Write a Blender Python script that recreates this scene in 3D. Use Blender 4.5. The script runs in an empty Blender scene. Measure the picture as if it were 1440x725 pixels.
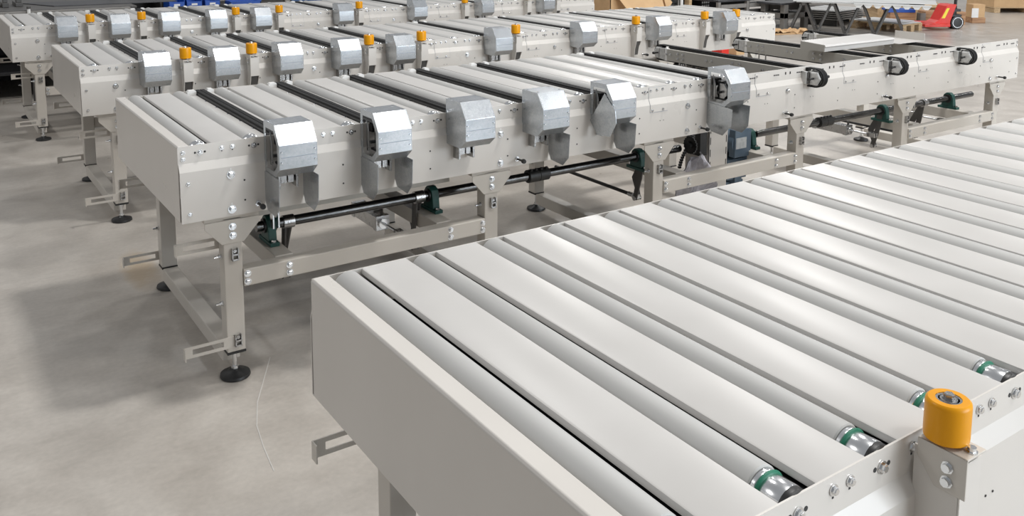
import bpy, math, random
from mathutils import Matrix, Vector

random.seed(7)
SC = bpy.context.scene
COL = SC.collection
PI = math.pi

# ------------------------------------------------------------------ camera
cam_d = bpy.data.cameras.new('camera')
cam = bpy.data.objects.new('camera', cam_d)
COL.objects.link(cam)
SC.camera = cam
YAW, PITCH, ROLL, FPX, CYPX = 0.5969954, 0.1335075, 0.0040038, 1257.48, 66.5
fwd = Vector((math.sin(YAW) * math.cos(PITCH), math.cos(YAW) * math.cos(PITCH), -math.sin(PITCH)))
rgt = Vector((math.cos(YAW), -math.sin(YAW), 0))
upv = rgt.cross(fwd)
r2 = rgt * math.cos(ROLL) + upv * math.sin(ROLL)
u2 = -rgt * math.sin(ROLL) + upv * math.cos(ROLL)
mw = Matrix((r2, u2, -fwd)).transposed().to_4x4()
mw.translation = Vector((-0.66275, -2.80996, 1.48905))
cam.matrix_world = mw
cam_d.sensor_width = 36
cam_d.lens = FPX / 1440 * 36
cam_d.shift_y = (CYPX - 362.5) / 1440
cam_d.clip_start = 0.05
cam_d.clip_end = 200

# ------------------------------------------------------------------ world, lamps, exposure
world = bpy.data.worlds.new('hall_ambient')
SC.world = world
world.use_nodes = True
bg = world.node_tree.nodes['Background']
bg.inputs['Color'].default_value = (0.95, 0.97, 1.0, 1)
bg.inputs['Strength'].default_value = 0.23

def area_lamp(name, loc, size, power, color, rot=(0, 0, 0)):
    d = bpy.data.lights.new(name, 'AREA')
    d.shape = 'RECTANGLE'
    d.size, d.size_y = size
    d.energy = power
    d.color = color
    o = bpy.data.objects.new(name, d)
    o.location = loc
    o.rotation_euler = rot
    COL.objects.link(o)
    return o

LAMPS = {(3.0, -1.0): (170, 0.6), (3.2, -5.4): (110, 1.3), (3.0, -12.0): (60, 0.8), (3.0, 4.8): (45, 0.6), (3.0, 10.6): (45, 0.6),
         (9.4, -1.0): (80, 0.6), (8.4, -5.4): (110, 1.3), (9.6, -12.0): (80, 0.8), (8.4, 4.8): (85, 0.6), (9.7, 10.8): (130, 0.7),
         (16.2, -1.0): (55, 0.6), (13.6, -5.4): (80, 1.3), (16.2, 4.8): (45, 0.6), (16.3, 10.4): (130, 0.7), (-5.5, 5.0): (140, 0.8)}  # last entry is an added fill lamp that brightens the left end faces
for (lx, ly), (pw, sz) in LAMPS.items():
    area_lamp('hall_lamp', (lx, ly, 7.0), (sz, sz), pw, (1.0, 0.985, 0.96))
# daylight through the tall gate of the hall, behind and to the right of the photographer
area_lamp('gate_daylight', (8.0, -14.0, 2.8), (9.0, 5.0), 1050, (0.84, 0.92, 1.0), (math.radians(90), 0, math.radians(18)))

SC.view_settings.view_transform = 'Standard'
SC.view_settings.look = 'None'
SC.view_settings.gamma = 1.0
SC.view_settings.use_curve_mapping = False
SC.view_settings.exposure = 0.6

# ------------------------------------------------------------------ materials
def new_mat(name):
    m = bpy.data.materials.new(name)
    m.use_nodes = True
    nt = m.node_tree
    b = nt.nodes['Principled BSDF']
    return m, nt, b

def noise_mat(name, c1, c2, scale=8, rough=(0.4, 0.5), metallic=0.0, bump=0.0, detail=4, spec=0.5, stretch=None):
    m, nt, b = new_mat(name)
    tc = nt.nodes.new('ShaderNodeTexCoord')
    mp = nt.nodes.new('ShaderNodeMapping')
    if stretch: mp.inputs['Scale'].default_value = stretch
    n = nt.nodes.new('ShaderNodeTexNoise')
    n.inputs['Scale'].default_value = scale
    n.inputs['Detail'].default_value = detail
    r = nt.nodes.new('ShaderNodeValToRGB')
    r.color_ramp.elements[0].position = 0.35
    r.color_ramp.elements[1].position = 0.65
    r.color_ramp.elements[0].color = (*c1, 1)
    r.color_ramp.elements[1].color = (*c2, 1)
    nt.links.new(tc.outputs['Object'], mp.inputs['Vector'])
    nt.links.new(mp.outputs['Vector'], n.inputs['Vector'])
    nt.links.new(n.outputs['Fac'], r.inputs['Fac'])
    nt.links.new(r.outputs['Color'], b.inputs['Base Color'])
    mr = nt.nodes.new('ShaderNodeMapRange')
    mr.inputs['To Min'].default_value = rough[0]
    mr.inputs['To Max'].default_value = rough[1]
    nt.links.new(n.outputs['Fac'], mr.inputs['Value'])
    nt.links.new(mr.outputs['Result'], b.inputs['Roughness'])
    b.inputs['Metallic'].default_value = metallic
    b.inputs['Specular IOR Level'].default_value = spec
    if bump:
        bp = nt.nodes.new('ShaderNodeBump')
        bp.inputs['Strength'].default_value = bump
        bp.inputs['Distance'].default_value = 0.002
        nt.links.new(n.outputs['Fac'], bp.inputs['Height'])
        nt.links.new(bp.outputs['Normal'], b.inputs['Normal'])
    return m

def galvanized():
    m, nt, b = new_mat('galvanized_sheet')
    tc = nt.nodes.new('ShaderNodeTexCoord')
    v = nt.nodes.new('ShaderNodeTexVoronoi')
    v.inputs['Scale'].default_value = 160
    n = nt.nodes.new('ShaderNodeTexNoise')
    n.inputs['Scale'].default_value = 25
    mx = nt.nodes.new('ShaderNodeMixRGB')
    mx.inputs[0].default_value = 0.6
    r = nt.nodes.new('ShaderNodeValToRGB')
    r.color_ramp.elements[0].position = 0.2
    r.color_ramp.elements[1].position = 0.8
    r.color_ramp.elements[0].color = (0.44, 0.475, 0.51, 1)
    r.color_ramp.elements[1].color = (0.62, 0.64, 0.66, 1)
    nt.links.new(tc.outputs['Object'], v.inputs['Vector'])
    nt.links.new(tc.outputs['Object'], n.inputs['Vector'])
    nt.links.new(v.outputs['Color'], mx.inputs[1])
    nt.links.new(n.outputs['Fac'], mx.inputs[2])
    nt.links.new(mx.outputs[0], r.inputs['Fac'])
    nt.links.new(r.outputs['Color'], b.inputs['Base Color'])
    b.inputs['Metallic'].default_value = 0.9
    b.inputs['Roughness'].default_value = 0.27
    return m

def concrete():
    m, nt, b = new_mat('polished_concrete')
    tc = nt.nodes.new('ShaderNodeTexCoord')
    def noise(scale, detail, stretch=None, dist=0.0):
        n = nt.nodes.new('ShaderNodeTexNoise')
        n.inputs['Scale'].default_value = scale
        n.inputs['Detail'].default_value = detail
        n.inputs['Distortion'].default_value = dist
        if stretch:
            mp = nt.nodes.new('ShaderNodeMapping')
            mp.inputs['Scale'].default_value = stretch
            nt.links.new(tc.outputs['Object'], mp.inputs['Vector'])
            nt.links.new(mp.outputs['Vector'], n.inputs['Vector'])
        else:
            nt.links.new(tc.outputs['Object'], n.inputs['Vector'])
        return n
    big, mid, fine = noise(0.7, 3), noise(4.5, 6, dist=0.6), noise(55, 6)
    r = nt.nodes.new('ShaderNodeValToRGB')
    r.color_ramp.elements[0].position = 0.3
    r.color_ramp.elements[1].position = 0.7
    r.color_ramp.elements[0].color = (0.415, 0.380, 0.340, 1)
    r.color_ramp.elements[1].color = (0.53, 0.493, 0.447, 1)
    nt.links.new(mid.outputs['Fac'], r.inputs['Fac'])
    def mult(a, node_out, lo, hi):
        mr = nt.nodes.new('ShaderNodeMapRange')
        mr.inputs['From Min'].default_value = 0.3
        mr.inputs['From Max'].default_value = 0.7
        mr.inputs['To Min'].default_value = lo
        mr.inputs['To Max'].default_value = hi
        nt.links.new(node_out, mr.inputs['Value'])
        mx = nt.nodes.new('ShaderNodeMixRGB')
        mx.blend_type = 'MULTIPLY'
        mx.inputs[0].default_value = 1
        nt.links.new(a, mx.inputs[1])
        nt.links.new(mr.outputs['Result'], mx.inputs[2])
        return mx.outputs[0]
    c = mult(r.outputs['Color'], big.outputs['Fac'], 0.9, 1.06)
    c = mult(c, fine.outputs['Fac'], 0.94, 1.05)
    # dry scuffs
    sc = noise(9, 4, (0.25, 1.6, 1), 1.2)
    c = mult(c, sc.outputs['Fac'], 0.95, 1.03)
    # worn rusty patch beside the second conveyor's far foot
    mp = nt.nodes.new('ShaderNodeMapping')
    mp.vector_type = 'TEXTURE'
    mp.inputs['Location'].default_value = (0.10, 1.20, 0)
    mp.inputs['Scale'].default_value = (0.10, 0.36, 1)
    mp.inputs['Rotation'].default_value = (0, 0, -0.05)
    nt.links.new(tc.outputs['Object'], mp.inputs['Vector'])
    gr = nt.nodes.new('ShaderNodeTexGradient')
    gr.gradient_type = 'SPHERICAL'
    nt.links.new(mp.outputs['Vector'], gr.inputs['Vector'])
    st = noise(14, 8)
    m1 = nt.nodes.new('ShaderNodeMath'); m1.operation = 'MULTIPLY'
    nt.links.new(gr.outputs['Fac'], m1.inputs[0]); nt.links.new(st.outputs['Fac'], m1.inputs[1])
    m2 = nt.nodes.new('ShaderNodeMapRange')
    m2.inputs['From Min'].default_value = 0.08; m2.inputs['From Max'].default_value = 0.3
    m2.inputs['To Max'].default_value = 0.55
    nt.links.new(m1.outputs[0], m2.inputs['Value'])
    mxs = nt.nodes.new('ShaderNodeMixRGB')
    mxs.inputs[2].default_value = (0.36, 0.25, 0.13, 1)
    nt.links.new(m2.outputs['Result'], mxs.inputs[0]); nt.links.new(c, mxs.inputs[1])
    c = mxs.outputs[0]
    nt.links.new(c, b.inputs['Base Color'])
    mr = nt.nodes.new('ShaderNodeMapRange')
    mr.inputs['To Min'].default_value = 0.22
    mr.inputs['To Max'].default_value = 0.42
    nt.links.new(mid.outputs['Fac'], mr.inputs['Value'])
    nt.links.new(mr.outputs['Result'], b.inputs['Roughness'])
    b.inputs['Specular IOR Level'].default_value = 0.45
    return m

M = {
    'paint': noise_mat('light_grey_powder_coat', (0.605, 0.575, 0.535), (0.635, 0.605, 0.565), 3, (0.24, 0.34), bump=0.0),
    'paint_top': noise_mat('light_grey_slat_coat', (0.53, 0.515, 0.495), (0.56, 0.545, 0.525), 5, (0.26, 0.36), detail=6),
    'leg': noise_mat('stone_grey_frame_coat', (0.53, 0.495, 0.445), (0.56, 0.525, 0.475), 4, (0.32, 0.42)),
    'rubber_grey': noise_mat('grey_roller_sleeve', (0.44, 0.437, 0.425), (0.48, 0.477, 0.465), 6, (0.42, 0.55), stretch=(1, 0.5, 1), detail=6),
    'galv': galvanized(),
    'chrome': noise_mat('zinc_plated_steel', (0.72, 0.73, 0.74), (0.8, 0.81, 0.82), 30, (0.14, 0.24), 1.0),
    'steel': noise_mat('bright_steel', (0.42, 0.42, 0.42), (0.52, 0.52, 0.52), 20, (0.2, 0.35), 1.0),
    'dark_steel': noise_mat('blackened_shaft_steel', (0.10, 0.10, 0.10), (0.15, 0.15, 0.15), 20, (0.16, 0.26), 0.95),
    'black': noise_mat('black_plastic', (0.012, 0.012, 0.012), (0.02, 0.02, 0.02), 20, (0.35, 0.5)),
    'belt': noise_mat('black_belt_rubber', (0.010, 0.010, 0.011), (0.018, 0.018, 0.018), 40, (0.55, 0.7), spec=0.2),
    'yellow': noise_mat('amber_polyurethane', (0.72, 0.30, 0.001), (0.76, 0.325, 0.002), 6, (0.30, 0.38), spec=0.3),
    'green_ring': noise_mat('green_round_belt', (0.005, 0.12, 0.065), (0.008, 0.15, 0.085), 20, (0.35, 0.45)),
    'green_cast': noise_mat('dark_green_casting', (0.008, 0.055, 0.045), (0.015, 0.085, 0.07), 30, (0.4, 0.55)),
    'motor_blue': noise_mat('slate_blue_motor_paint', (0.075, 0.115, 0.16), (0.095, 0.14, 0.19), 12, (0.4, 0.5)),
    'white_plastic': noise_mat('white_plastic', (0.72, 0.71, 0.69), (0.78, 0.77, 0.75), 12, (0.4, 0.5)),
    'channel': noise_mat('taupe_grey_channel', (0.40, 0.385, 0.35), (0.43, 0.415, 0.38), 5, (0.32, 0.42)),
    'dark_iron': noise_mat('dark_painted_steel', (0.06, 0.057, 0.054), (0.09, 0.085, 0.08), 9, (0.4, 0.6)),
    'bench_top': noise_mat('scuffed_dark_bench_plate', (0.03, 0.031, 0.035), (0.06, 0.06, 0.064), 5, (0.4, 0.6), 0.0, detail=6),
    'mid_iron': noise_mat('grey_brown_steel', (0.19, 0.18, 0.165), (0.25, 0.235, 0.22), 8, (0.4, 0.55)),
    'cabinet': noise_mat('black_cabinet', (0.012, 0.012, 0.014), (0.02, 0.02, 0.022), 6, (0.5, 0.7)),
    'blue': noise_mat('blue_plastic', (0.006, 0.06, 0.33), (0.01, 0.085, 0.42), 6, (0.35, 0.5)),
    'navy': noise_mat('dark_blue_panel', (0.02, 0.06, 0.16), (0.03, 0.085, 0.21), 4, (0.45, 0.6)),
    'card': noise_mat('brown_cardboard', (0.56, 0.36, 0.19), (0.62, 0.41, 0.22), 6, (0.7, 0.85)),
    'wood': noise_mat('sawn_timber', (0.30, 0.16, 0.08), (0.50, 0.29, 0.16), 7, (0.6, 0.8), stretch=(0.4, 4, 4), detail=6, bump=0.2),
    'pallet_wood': noise_mat('pallet_wood', (0.45, 0.31, 0.17), (0.62, 0.45, 0.27), 8, (0.65, 0.8), stretch=(4, 0.5, 4), detail=5),
    'red': noise_mat('red_jack_paint', (0.62, 0.025, 0.015), (0.72, 0.035, 0.02), 5, (0.3, 0.4)),
    'label_yellow': noise_mat('yellow_label', (0.80, 0.70, 0.04), (0.86, 0.75, 0.06), 10, (0.4, 0.5)),
    'white_sheet': noise_mat('white_coated_sheet', (0.70, 0.70, 0.69), (0.78, 0.78, 0.77), 4, (0.2, 0.3)),
    'cloth': noise_mat('grey_wrapping_foil', (0.30, 0.29, 0.32), (0.52, 0.51, 0.55), 22, (0.3, 0.6), bump=1.0, detail=8),
    'bolt_dark': noise_mat('dark_hole', (0.02, 0.02, 0.02), (0.03, 0.03, 0.03), 10, (0.6, 0.7)),
    'stain': noise_mat('rust_stain', (0.33, 0.24, 0.15), (0.40, 0.35, 0.30), 14, (0.4, 0.5), detail=8),
    'sheet_grey': noise_mat('pale_grey_sheet', (0.42, 0.42, 0.41), (0.52, 0.52, 0.51), 3, (0.25, 0.4)),
    'alloy': noise_mat('cast_light_alloy', (0.50, 0.50, 0.49), (0.62, 0.62, 0.61), 60, (0.35, 0.5), 0.35),
    'chalk': noise_mat('pale_floor_scratch', (0.55, 0.53, 0.5), (0.6, 0.58, 0.55), 10, (0.6, 0.7)),
    'nameplate': noise_mat('silver_nameplate', (0.42, 0.44, 0.44), (0.55, 0.56, 0.56), 60, (0.4, 0.5)),
    'seam': noise_mat('galvanized_seam_shadow', (0.30, 0.33, 0.37), (0.34, 0.37, 0.41), 30, (0.5, 0.6), 0.4),
    'floor': concrete(),
}

# ------------------------------------------------------------------ mesh building
class MB:
    def __init__(s):
        s.v, s.f = [], []
    def add(s, vs, fs):
        o = len(s.v)
        s.v += [tuple(p) for p in vs]
        s.f += [tuple(i + o for i in f) for f in fs]
        return s
    def box(s, x0, x1, y0, y1, z0, z1):
        return s.add([(x0, y0, z0), (x1, y0, z0), (x1, y1, z0), (x0, y1, z0), (x0, y0, z1), (x1, y0, z1), (x1, y1, z1), (x0, y1, z1)],
                     [(0, 3, 2, 1), (4, 5, 6, 7), (0, 1, 5, 4), (1, 2, 6, 5), (2, 3, 7, 6), (3, 0, 4, 7)])
    def prism(s, poly, a0, a1, axis='X'):
        """poly: 2D points in the plane across the axis, X:(y,z) Y:(x,z) Z:(x,y)"""
        n = len(poly)
        def P(a, p):
            return (a, p[0], p[1]) if axis == 'X' else ((p[0], a, p[1]) if axis == 'Y' else (p[0], p[1], a))
        vs = [P(a0, p) for p in poly] + [P(a1, p) for p in poly]
        fs = [tuple(range(n))[::-1], tuple(range(n, 2 * n))]
        fs += [(i, (i + 1) % n, n + (i + 1) % n, n + i) for i in range(n)]
        return s.add(vs, fs)
    def sheet(s, line, t, a0, a1, axis='X'):
        """an open folded sheet: polyline with thickness t, extruded along the axis"""
        n = len(line)
        off = []
        for i in range(n):
            p = Vector(line[i])
            d1 = (Vector(line[i]) - Vector(line[i - 1])).normalized() if i else None
            d2 = (Vector(line[i + 1]) - Vector(line[i])).normalized() if i < n - 1 else None
            n1 = Vector((-d1.y, d1.x)) if d1 else None
            n2 = Vector((-d2.y, d2.x)) if d2 else None
            if n1 is None: nn = n2
            elif n2 is None: nn = n1
            else:
                nn = (n1 + n2).normalized()
                nn = nn / max(0.4, nn.dot(n1))
            off.append(tuple(p + nn * t))
        poly = list(line) + off[::-1]
        m = len(poly)
        def P(a, p):
            return (a, p[0], p[1]) if axis == 'X' else ((p[0], a, p[1]) if axis == 'Y' else (p[0], p[1], a))
        vs = [P(a0, p) for p in poly] + [P(a1, p) for p in poly]
        fs = [(i, (i + 1) % m, m + (i + 1) % m, m + i) for i in range(m)]
        for i in range(n - 1):
            q = (i, i + 1, m - 2 - i, m - 1 - i)
            fs.append(q[::-1]); fs.append(tuple(k + m for k in q))
        return s.add(vs, fs)
    def tube(s, p0, p1, r, n=16, r2=None, cap=True):
        p0, p1 = Vector(p0), Vector(p1)
        d = (p1 - p0).normalized()
        a = Vector((0, 0, 1)) if abs(d.z) < 0.9 else Vector((1, 0, 0))
        u = d.cross(a).normalized(); w = d.cross(u)
        r2 = r if r2 is None else r2
        vs = []
        for p, rr in ((p0, r), (p1, r2)):
            for i in range(n):
                t = 2 * PI * i / n
                vs.append(p + (u * math.cos(t) + w * math.sin(t)) * rr)
        fs = [(i, (i + 1) % n, n + (i + 1) % n, n + i) for i in range(n)]
        if cap: fs += [tuple(range(n))[::-1], tuple(range(n, 2 * n))]
        return s.add(vs, fs)
    def lathe(s, prof, n=24, axis='Z', c=(0, 0, 0)):
        """prof: (radius, height) pairs"""
        vs = []
        for r, h in prof:
            for i in range(n):
                t = 2 * PI * i / n
                a, b = r * math.cos(t), r * math.sin(t)
                p = (a, b, h) if axis == 'Z' else ((a, h, b) if axis == 'Y' else (h, a, b))
                vs.append((p[0] + c[0], p[1] + c[1], p[2] + c[2]))
        fs = []
        for j in range(len(prof) - 1):
            for i in range(n):
                fs.append((j * n + i, j * n + (i + 1) % n, (j + 1) * n + (i + 1) % n, (j + 1) * n + i))
        fs.append(tuple(range(n))[::-1]); fs.append(tuple(range((len(prof) - 1) * n, len(prof) * n)))
        return s.add(vs, fs)
    def beam(s, p0, p1, w, h):
        p0, p1 = Vector(p0), Vector(p1)
        d = (p1 - p0).normalized()
        a = Vector((0, 0, 1)) if abs(d.z) < 0.95 else Vector((0, 1, 0))
        u = d.cross(a).normalized() * w / 2; k = u.normalized().cross(d) * h / 2
        vs = [p + u * i + k * j for p in (p0, p1) for i, j in ((-1, -1), (1, -1), (1, 1), (-1, 1))]
        return s.add(vs, [(0, 1, 2, 3)[::-1], (4, 5, 6, 7), (0, 1, 5, 4), (1, 2, 6, 5), (2, 3, 7, 6), (3, 0, 4, 7)])

CACHE = {}
def part(name, mat, parent, build, key=None, smooth=False, bevel=0.0, loc=(0, 0, 0), kind=None, label=None):
    """link one mesh object; alike pieces (same key) share mesh data"""
    k = key
    if k is not None and k in CACHE:
        me = CACHE[k]
    else:
        mb = MB(); build(mb)
        me = bpy.data.meshes.new(name)
        me.from_pydata(mb.v, [], mb.f)
        import bmesh
        bm = bmesh.new(); bm.from_mesh(me)
        bmesh.ops.recalc_face_normals(bm, faces=bm.faces)
        if bevel:
            es = [e for e in bm.edges if len(e.link_faces) == 2 and e.calc_face_angle(0) > 0.6]
            bmesh.ops.bevel(bm, geom=es, offset=bevel, segments=2, profile=0.5, affect='EDGES', clamp_overlap=True)
        if smooth:
            for f in bm.faces: f.smooth = True
            for e in bm.edges:
                if len(e.link_faces) == 2 and e.calc_face_angle(0) > 0.7: e.smooth = False
        bm.to_mesh(me); bm.free()
        me.materials.append(M[mat])
        if k is not None: CACHE[k] = me
    o = bpy.data.objects.new(name, me)
    COL.objects.link(o)
    o.location = loc
    if parent is not None: o.parent = parent
    if kind: o['kind'] = kind
    if label: o['label'] = label
    return o

def tag(o, label, cat, group=None):
    o['label'] = label; o['category'] = cat
    if group: o['group'] = group
    return o

def thing(name, loc, label, cat, group=None):
    o = bpy.data.objects.new(name, None)
    o.empty_display_size = 0.1
    COL.objects.link(o)
    o.location = loc
    return tag(o, label, cat, group)

# ------------------------------------------------------------------ the floor
def fb(mb): mb.box(-14, 34, -16, 34, -0.2, 0)
fl = part('floor', 'floor', None, fb)
fl['kind'] = 'structure'
def scratch(mb):
    pts = [(0.30, 0.10), (0.22, -0.06), (0.165, -0.17), (0.12, -0.30), (0.10, -0.42), (0.085, -0.55)]
    for a, b in zip(pts, pts[1:]):
        mb.beam((a[0], a[1], 0.0005), (b[0], b[1], 0.0005), 0.0028, 0.001)
part('floor_scratch', 'chalk', fl, scratch, label='thin pale scratch on the concrete')

# ------------------------------------------------------------------ conveyor
W, L, TOP, P = 0.97, 5.08, 0.81, 0.1706
def ax(k): return 0.067 + P * k
LEGX = (0.16, 1.16, 2.04, 3.01, 3.92, 4.88)
BELTS = (1, 3, 5, 7, 9, 13, 17, 21, 25)
POSTS = (2, 4, 8, 10, 14, 20, 24, 26)
HANDLES = (0.242, 1.266, 2.271, 2.849, 3.658, 4.834)

def hexbolt(mb, c, d=-1, r=0.0062, h=0.006, washer=0.0092):
    """bolt head whose axis is Y, looking towards d"""
    x, y, z = c
    mb.lathe([(washer, 0), (washer, d * 0.0015)], 12, 'Y', (x, y, z))
    mb.lathe([(r, d * 0.0015), (r, d * h), (r * 0.8, d * (h + 0.001))], 6, 'Y', (x, y, z))

def add_bolt(parent, x, y, z, size=1.0, d=-1):
    part('bolt', 'chrome', parent, lambda mb: hexbolt(mb, (0, 0, 0), d, 0.0062 * size, 0.006 * size, 0.0092 * size), ('bolt', size, d), loc=(x, y, z))

def side_plate_line(s=1):
    # (y, z): near side; outer surface
    return [(0.055, 0.566), (-0.008, 0.566), (-0.008, 0.729), (0.004, 0.755), (0.004, TOP)]

def conveyor(origin, label, diverters, posts, all_panels, last_k, exposed, oring, flaps, rollers_end):
    root = thing('roller_conveyor', origin, label, 'conveyor', 'grey powder coated roller conveyors in parallel rows')
    # ---- side plates
    near = part('side_plate', 'paint', root, lambda mb: mb.sheet(side_plate_line(), -0.003, 0.0, L), 'plate_near')
    far_L = 2.52 if exposed else L
    far = part('side_plate', 'paint', root, lambda mb: mb.sheet([(W - y, z) for y, z in side_plate_line()], 0.003, 0.0, far_L), ('plate_far', far_L))
    # ---- end covers
    def endc(mb):
        mb.sheet([(0.060, 0.568), (-0.002, 0.568), (-0.002, TOP - 0.004), (0.002, TOP + 0.001), (0.034, TOP + 0.001), (0.034, TOP - 0.03)], -0.003, 0.004, W - 0.004, 'Y')
    part('end_cover', 'paint', root, endc, 'endcover', bevel=0.0015)
    if not exposed:
        def endc2(mb):
            mb.sheet([(L - 0.060, 0.568), (L + 0.002, 0.568), (L + 0.002, TOP - 0.004), (L - 0.002, TOP + 0.001), (L - 0.034, TOP + 0.001), (L - 0.034, TOP - 0.03)], 0.003, 0.004, W - 0.004, 'Y')
        part('end_cover', 'paint', root, endc2, 'endcover2', bevel=0.0015)
    # ---- rollers
    RR, RZ = 0.0305, 0.7865
    y_end = 0.060 if oring else 0.040
    for k in range(0, last_k + 1):
        x = ax(k)
        def rb(mb):
            mb.lathe([(RR - 0.002, y_end), (RR, y_end + 0.002), (RR, W - 0.022), (RR - 0.003, W - 0.018)], 32, 'Y')
        r = part('roller', 'rubber_grey', root, rb, ('roller', y_end), smooth=True, loc=(x, 0, RZ))
        def rc(mb):
            mb.lathe([(0.017, 0.0160), (0.0270, 0.0162), (0.0275, 0.018), (0.0265, y_end - 0.014), (0.0262, y_end - 0.0135), (0.0245, y_end - 0.010), (0.0262, y_end - 0.007), (0.0275, y_end - 0.0055), (0.0275, y_end - 0.001)] if oring else
                     [(0.014, 0.014), (0.019, 0.011), (0.026, 0.012), (0.0300, 0.017), (0.0300, 0.0395)], 28, 'Y')
        part('roller_tube_end', 'chrome', r, rc, ('rchrome', y_end), smooth=True, label='bright zinc-plated roller end')
        if oring:
            part('drive_ring', 'green_ring', r, lambda mb: [mb.lathe([(0.0245, y_end - 0.0145), (0.0285, y_end - 0.013), (0.030, y_end - 0.0105), (0.0285, y_end - 0.008), (0.0245, y_end - 0.0065)], 28, 'Y')], 'gring', smooth=True, label='green round drive belt on the roller')
            part('bearing_cap', 'black', r, lambda mb: mb.lathe([(0.012, 0.005), (0.0235, 0.0055), (0.0262, 0.008), (0.0268, 0.010), (0.0268, 0.0161)], 24, 'Y'), 'bcap', smooth=True, label='black bearing cap')
        part('axle', 'dark_steel', r, lambda mb: mb.lathe([(0.0055, 0.002), (0.0055, 0.03)], 6, 'Y'), 'axle')
    part('gap_shade_pan', 'cabinet', root, lambda mb: mb.box(0.045, ax(last_k) + 0.03 if exposed else L - 0.045, 0.012, W - 0.012, 0.728, 0.731), ('pan', exposed))  # black sheet added under the rollers to darken the gaps beside the slats
    # ---- slats (cover panels) between the rollers
    def slat(mb):
        x0, x1, z = ax(0) + 0.0365, ax(1) - 0.0315, TOP
        mb.sheet([(x0 + 0.003, z - 0.014), (x0, z - 0.011), (x0, z - 0.005), (x0 + 0.0015, z - 0.0015), (x0 + 0.005, z), (x1 - 0.003, z), (x1, z - 0.003), (x1, z - 0.014)], -0.0015, 0.007, W - 0.007, 'Y')
    belt_gaps = [k for k in diverters]
    for k in range(0, last_k):
        if k in belt_gaps: continue
        part('slat', 'paint_top', root, slat, 'slat', loc=(P * k, 0, 0), smooth=True)
    # ---- axle and slat screws on the near plate
    for k in range(0, 30):
        if exposed and k > last_k:
            def dash(mb):
                for dx in (-0.014, 0, 0.014): mb.box(dx - 0.004, dx + 0.004, 0.0005, 0.004, -0.0022, 0.0022)
            part('slotted_hole', 'bolt_dark', near, dash, 'dash', loc=(ax(k), 0.0, 0.785))
            if k % 2 == 0:
                part('slotted_hole', 'bolt_dark', near, lambda mb: [mb.box(-0.002, 0.002, 0.0005, 0.004, -0.006, 0.006), mb.box(0.032, 0.036, 0.0005, 0.004, -0.006, 0.006)], 'dash2', loc=(ax(k) + 0.068, 0.0, 0.788))
            continue
        if any(abs(ax(k) - (ax(q) + 0.075)) < 0.068 for q in ()): continue
        add_bolt(near, ax(k), 0.0035, 0.785)
        part('bolt_hole', 'bolt_dark', near, lambda mb: [mb.lathe([(0.0035, 0), (0.0035, -0.0006)], 10, 'Y', (dx, 0, 0)) for dx in (-0.015, 0.015)], 'bh', loc=(ax(k), 0.004, 0.786))
        if k < 29 and (k not in belt_gaps):
            add_bolt(near, ax(k) + 0.068, 0.0035, 0.791, 0.85)
            add_bolt(near, ax(k) + 0.102, 0.0035, 0.791, 0.85)
            part('bolt_slot', 'bolt_dark', near, lambda mb: [mb.box(dx - 0.0016, dx + 0.0016, -0.0006, 0, -0.012, -0.006) for dx in (0, 0.034)], 'bs', loc=(ax(k) + 0.068, 0.004, 0.791))
    for z in (0.79, 0.769): add_bolt(near, 0.015, 0.0035, z, 0.8)
    for z in (0.79, 0.769): add_bolt(near, L - 0.012, 0.0035, z, 0.8)
    for x, z in ((0.024, 0.692), (0.026, 0.594), (L - 0.024, 0.692), (L - 0.024, 0.594)): add_bolt(near, x, -0.0085, z, 0.7)
    for x in (0.157, 1.19, 2.19, 2.87, 3.69, 4.75):
        for z in (0.702, 0.588):
            add_bolt(near, x, -0.0085, z, 1.5)
            part('bolt_slot', 'white_plastic', near, lambda mb: mb.box(-0.0022, 0.0022, -0.0006, 0, 0.008, 0.022), 'bslot', loc=(x, -0.0085, z))
    rnd = random.Random(11)
    def holes(mb):
        x = 0.2
        while x < L - 0.1:
            for z in (0.678, 0.612):
                mb.lathe([(0.0032, 0), (0.0032, -0.0006)], 8, 'Y', (x, 0, z))
            mb.lathe([(0.002, 0), (0.002, -0.0006)], 8, 'Y', (x + 0.12, 0, 0.655))
            mb.lathe([(0.002, 0), (0.002, -0.0006)], 8, 'Y', (x + 0.14, 0, 0.655))
            x += 0.341
    part('drilled_holes', 'bolt_dark', near, holes, 'holes', loc=(0, -0.0085, 0), kind='stuff')
    # ---- screwed access plates in the wide bays
    for x0 in (1.965, 2.645, 3.315, 3.985, 4.66):
        def acc(mb):
            mb.sheet([(-0.0097, 0.697), (-0.0097, 0.7293), (0.0021, 0.7553), (0.0021, 0.8035)], -0.0015, 0, 0.102)
        a = part('access_plate', 'paint', near, acc, 'access', loc=(x0, 0, 0))
        def accs(mb):
            mb.sheet([(-0.0088, 0.695), (-0.0088, 0.7292), (0.0032, 0.7552), (0.0032, 0.8045)], -0.0005, -0.0012, 0.1032)
        part('access_gap', 'seam', near, accs, 'accgap', loc=(x0, 0, 0), label='dark gap around the access plate')
        for dx, z in ((0.012, 0.705), (0.075, 0.705), (0.010, 0.79)):
            add_bolt(near, x0 + dx, -0.0105 if z < 0.72 else 0.0025, z, 0.7)
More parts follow.
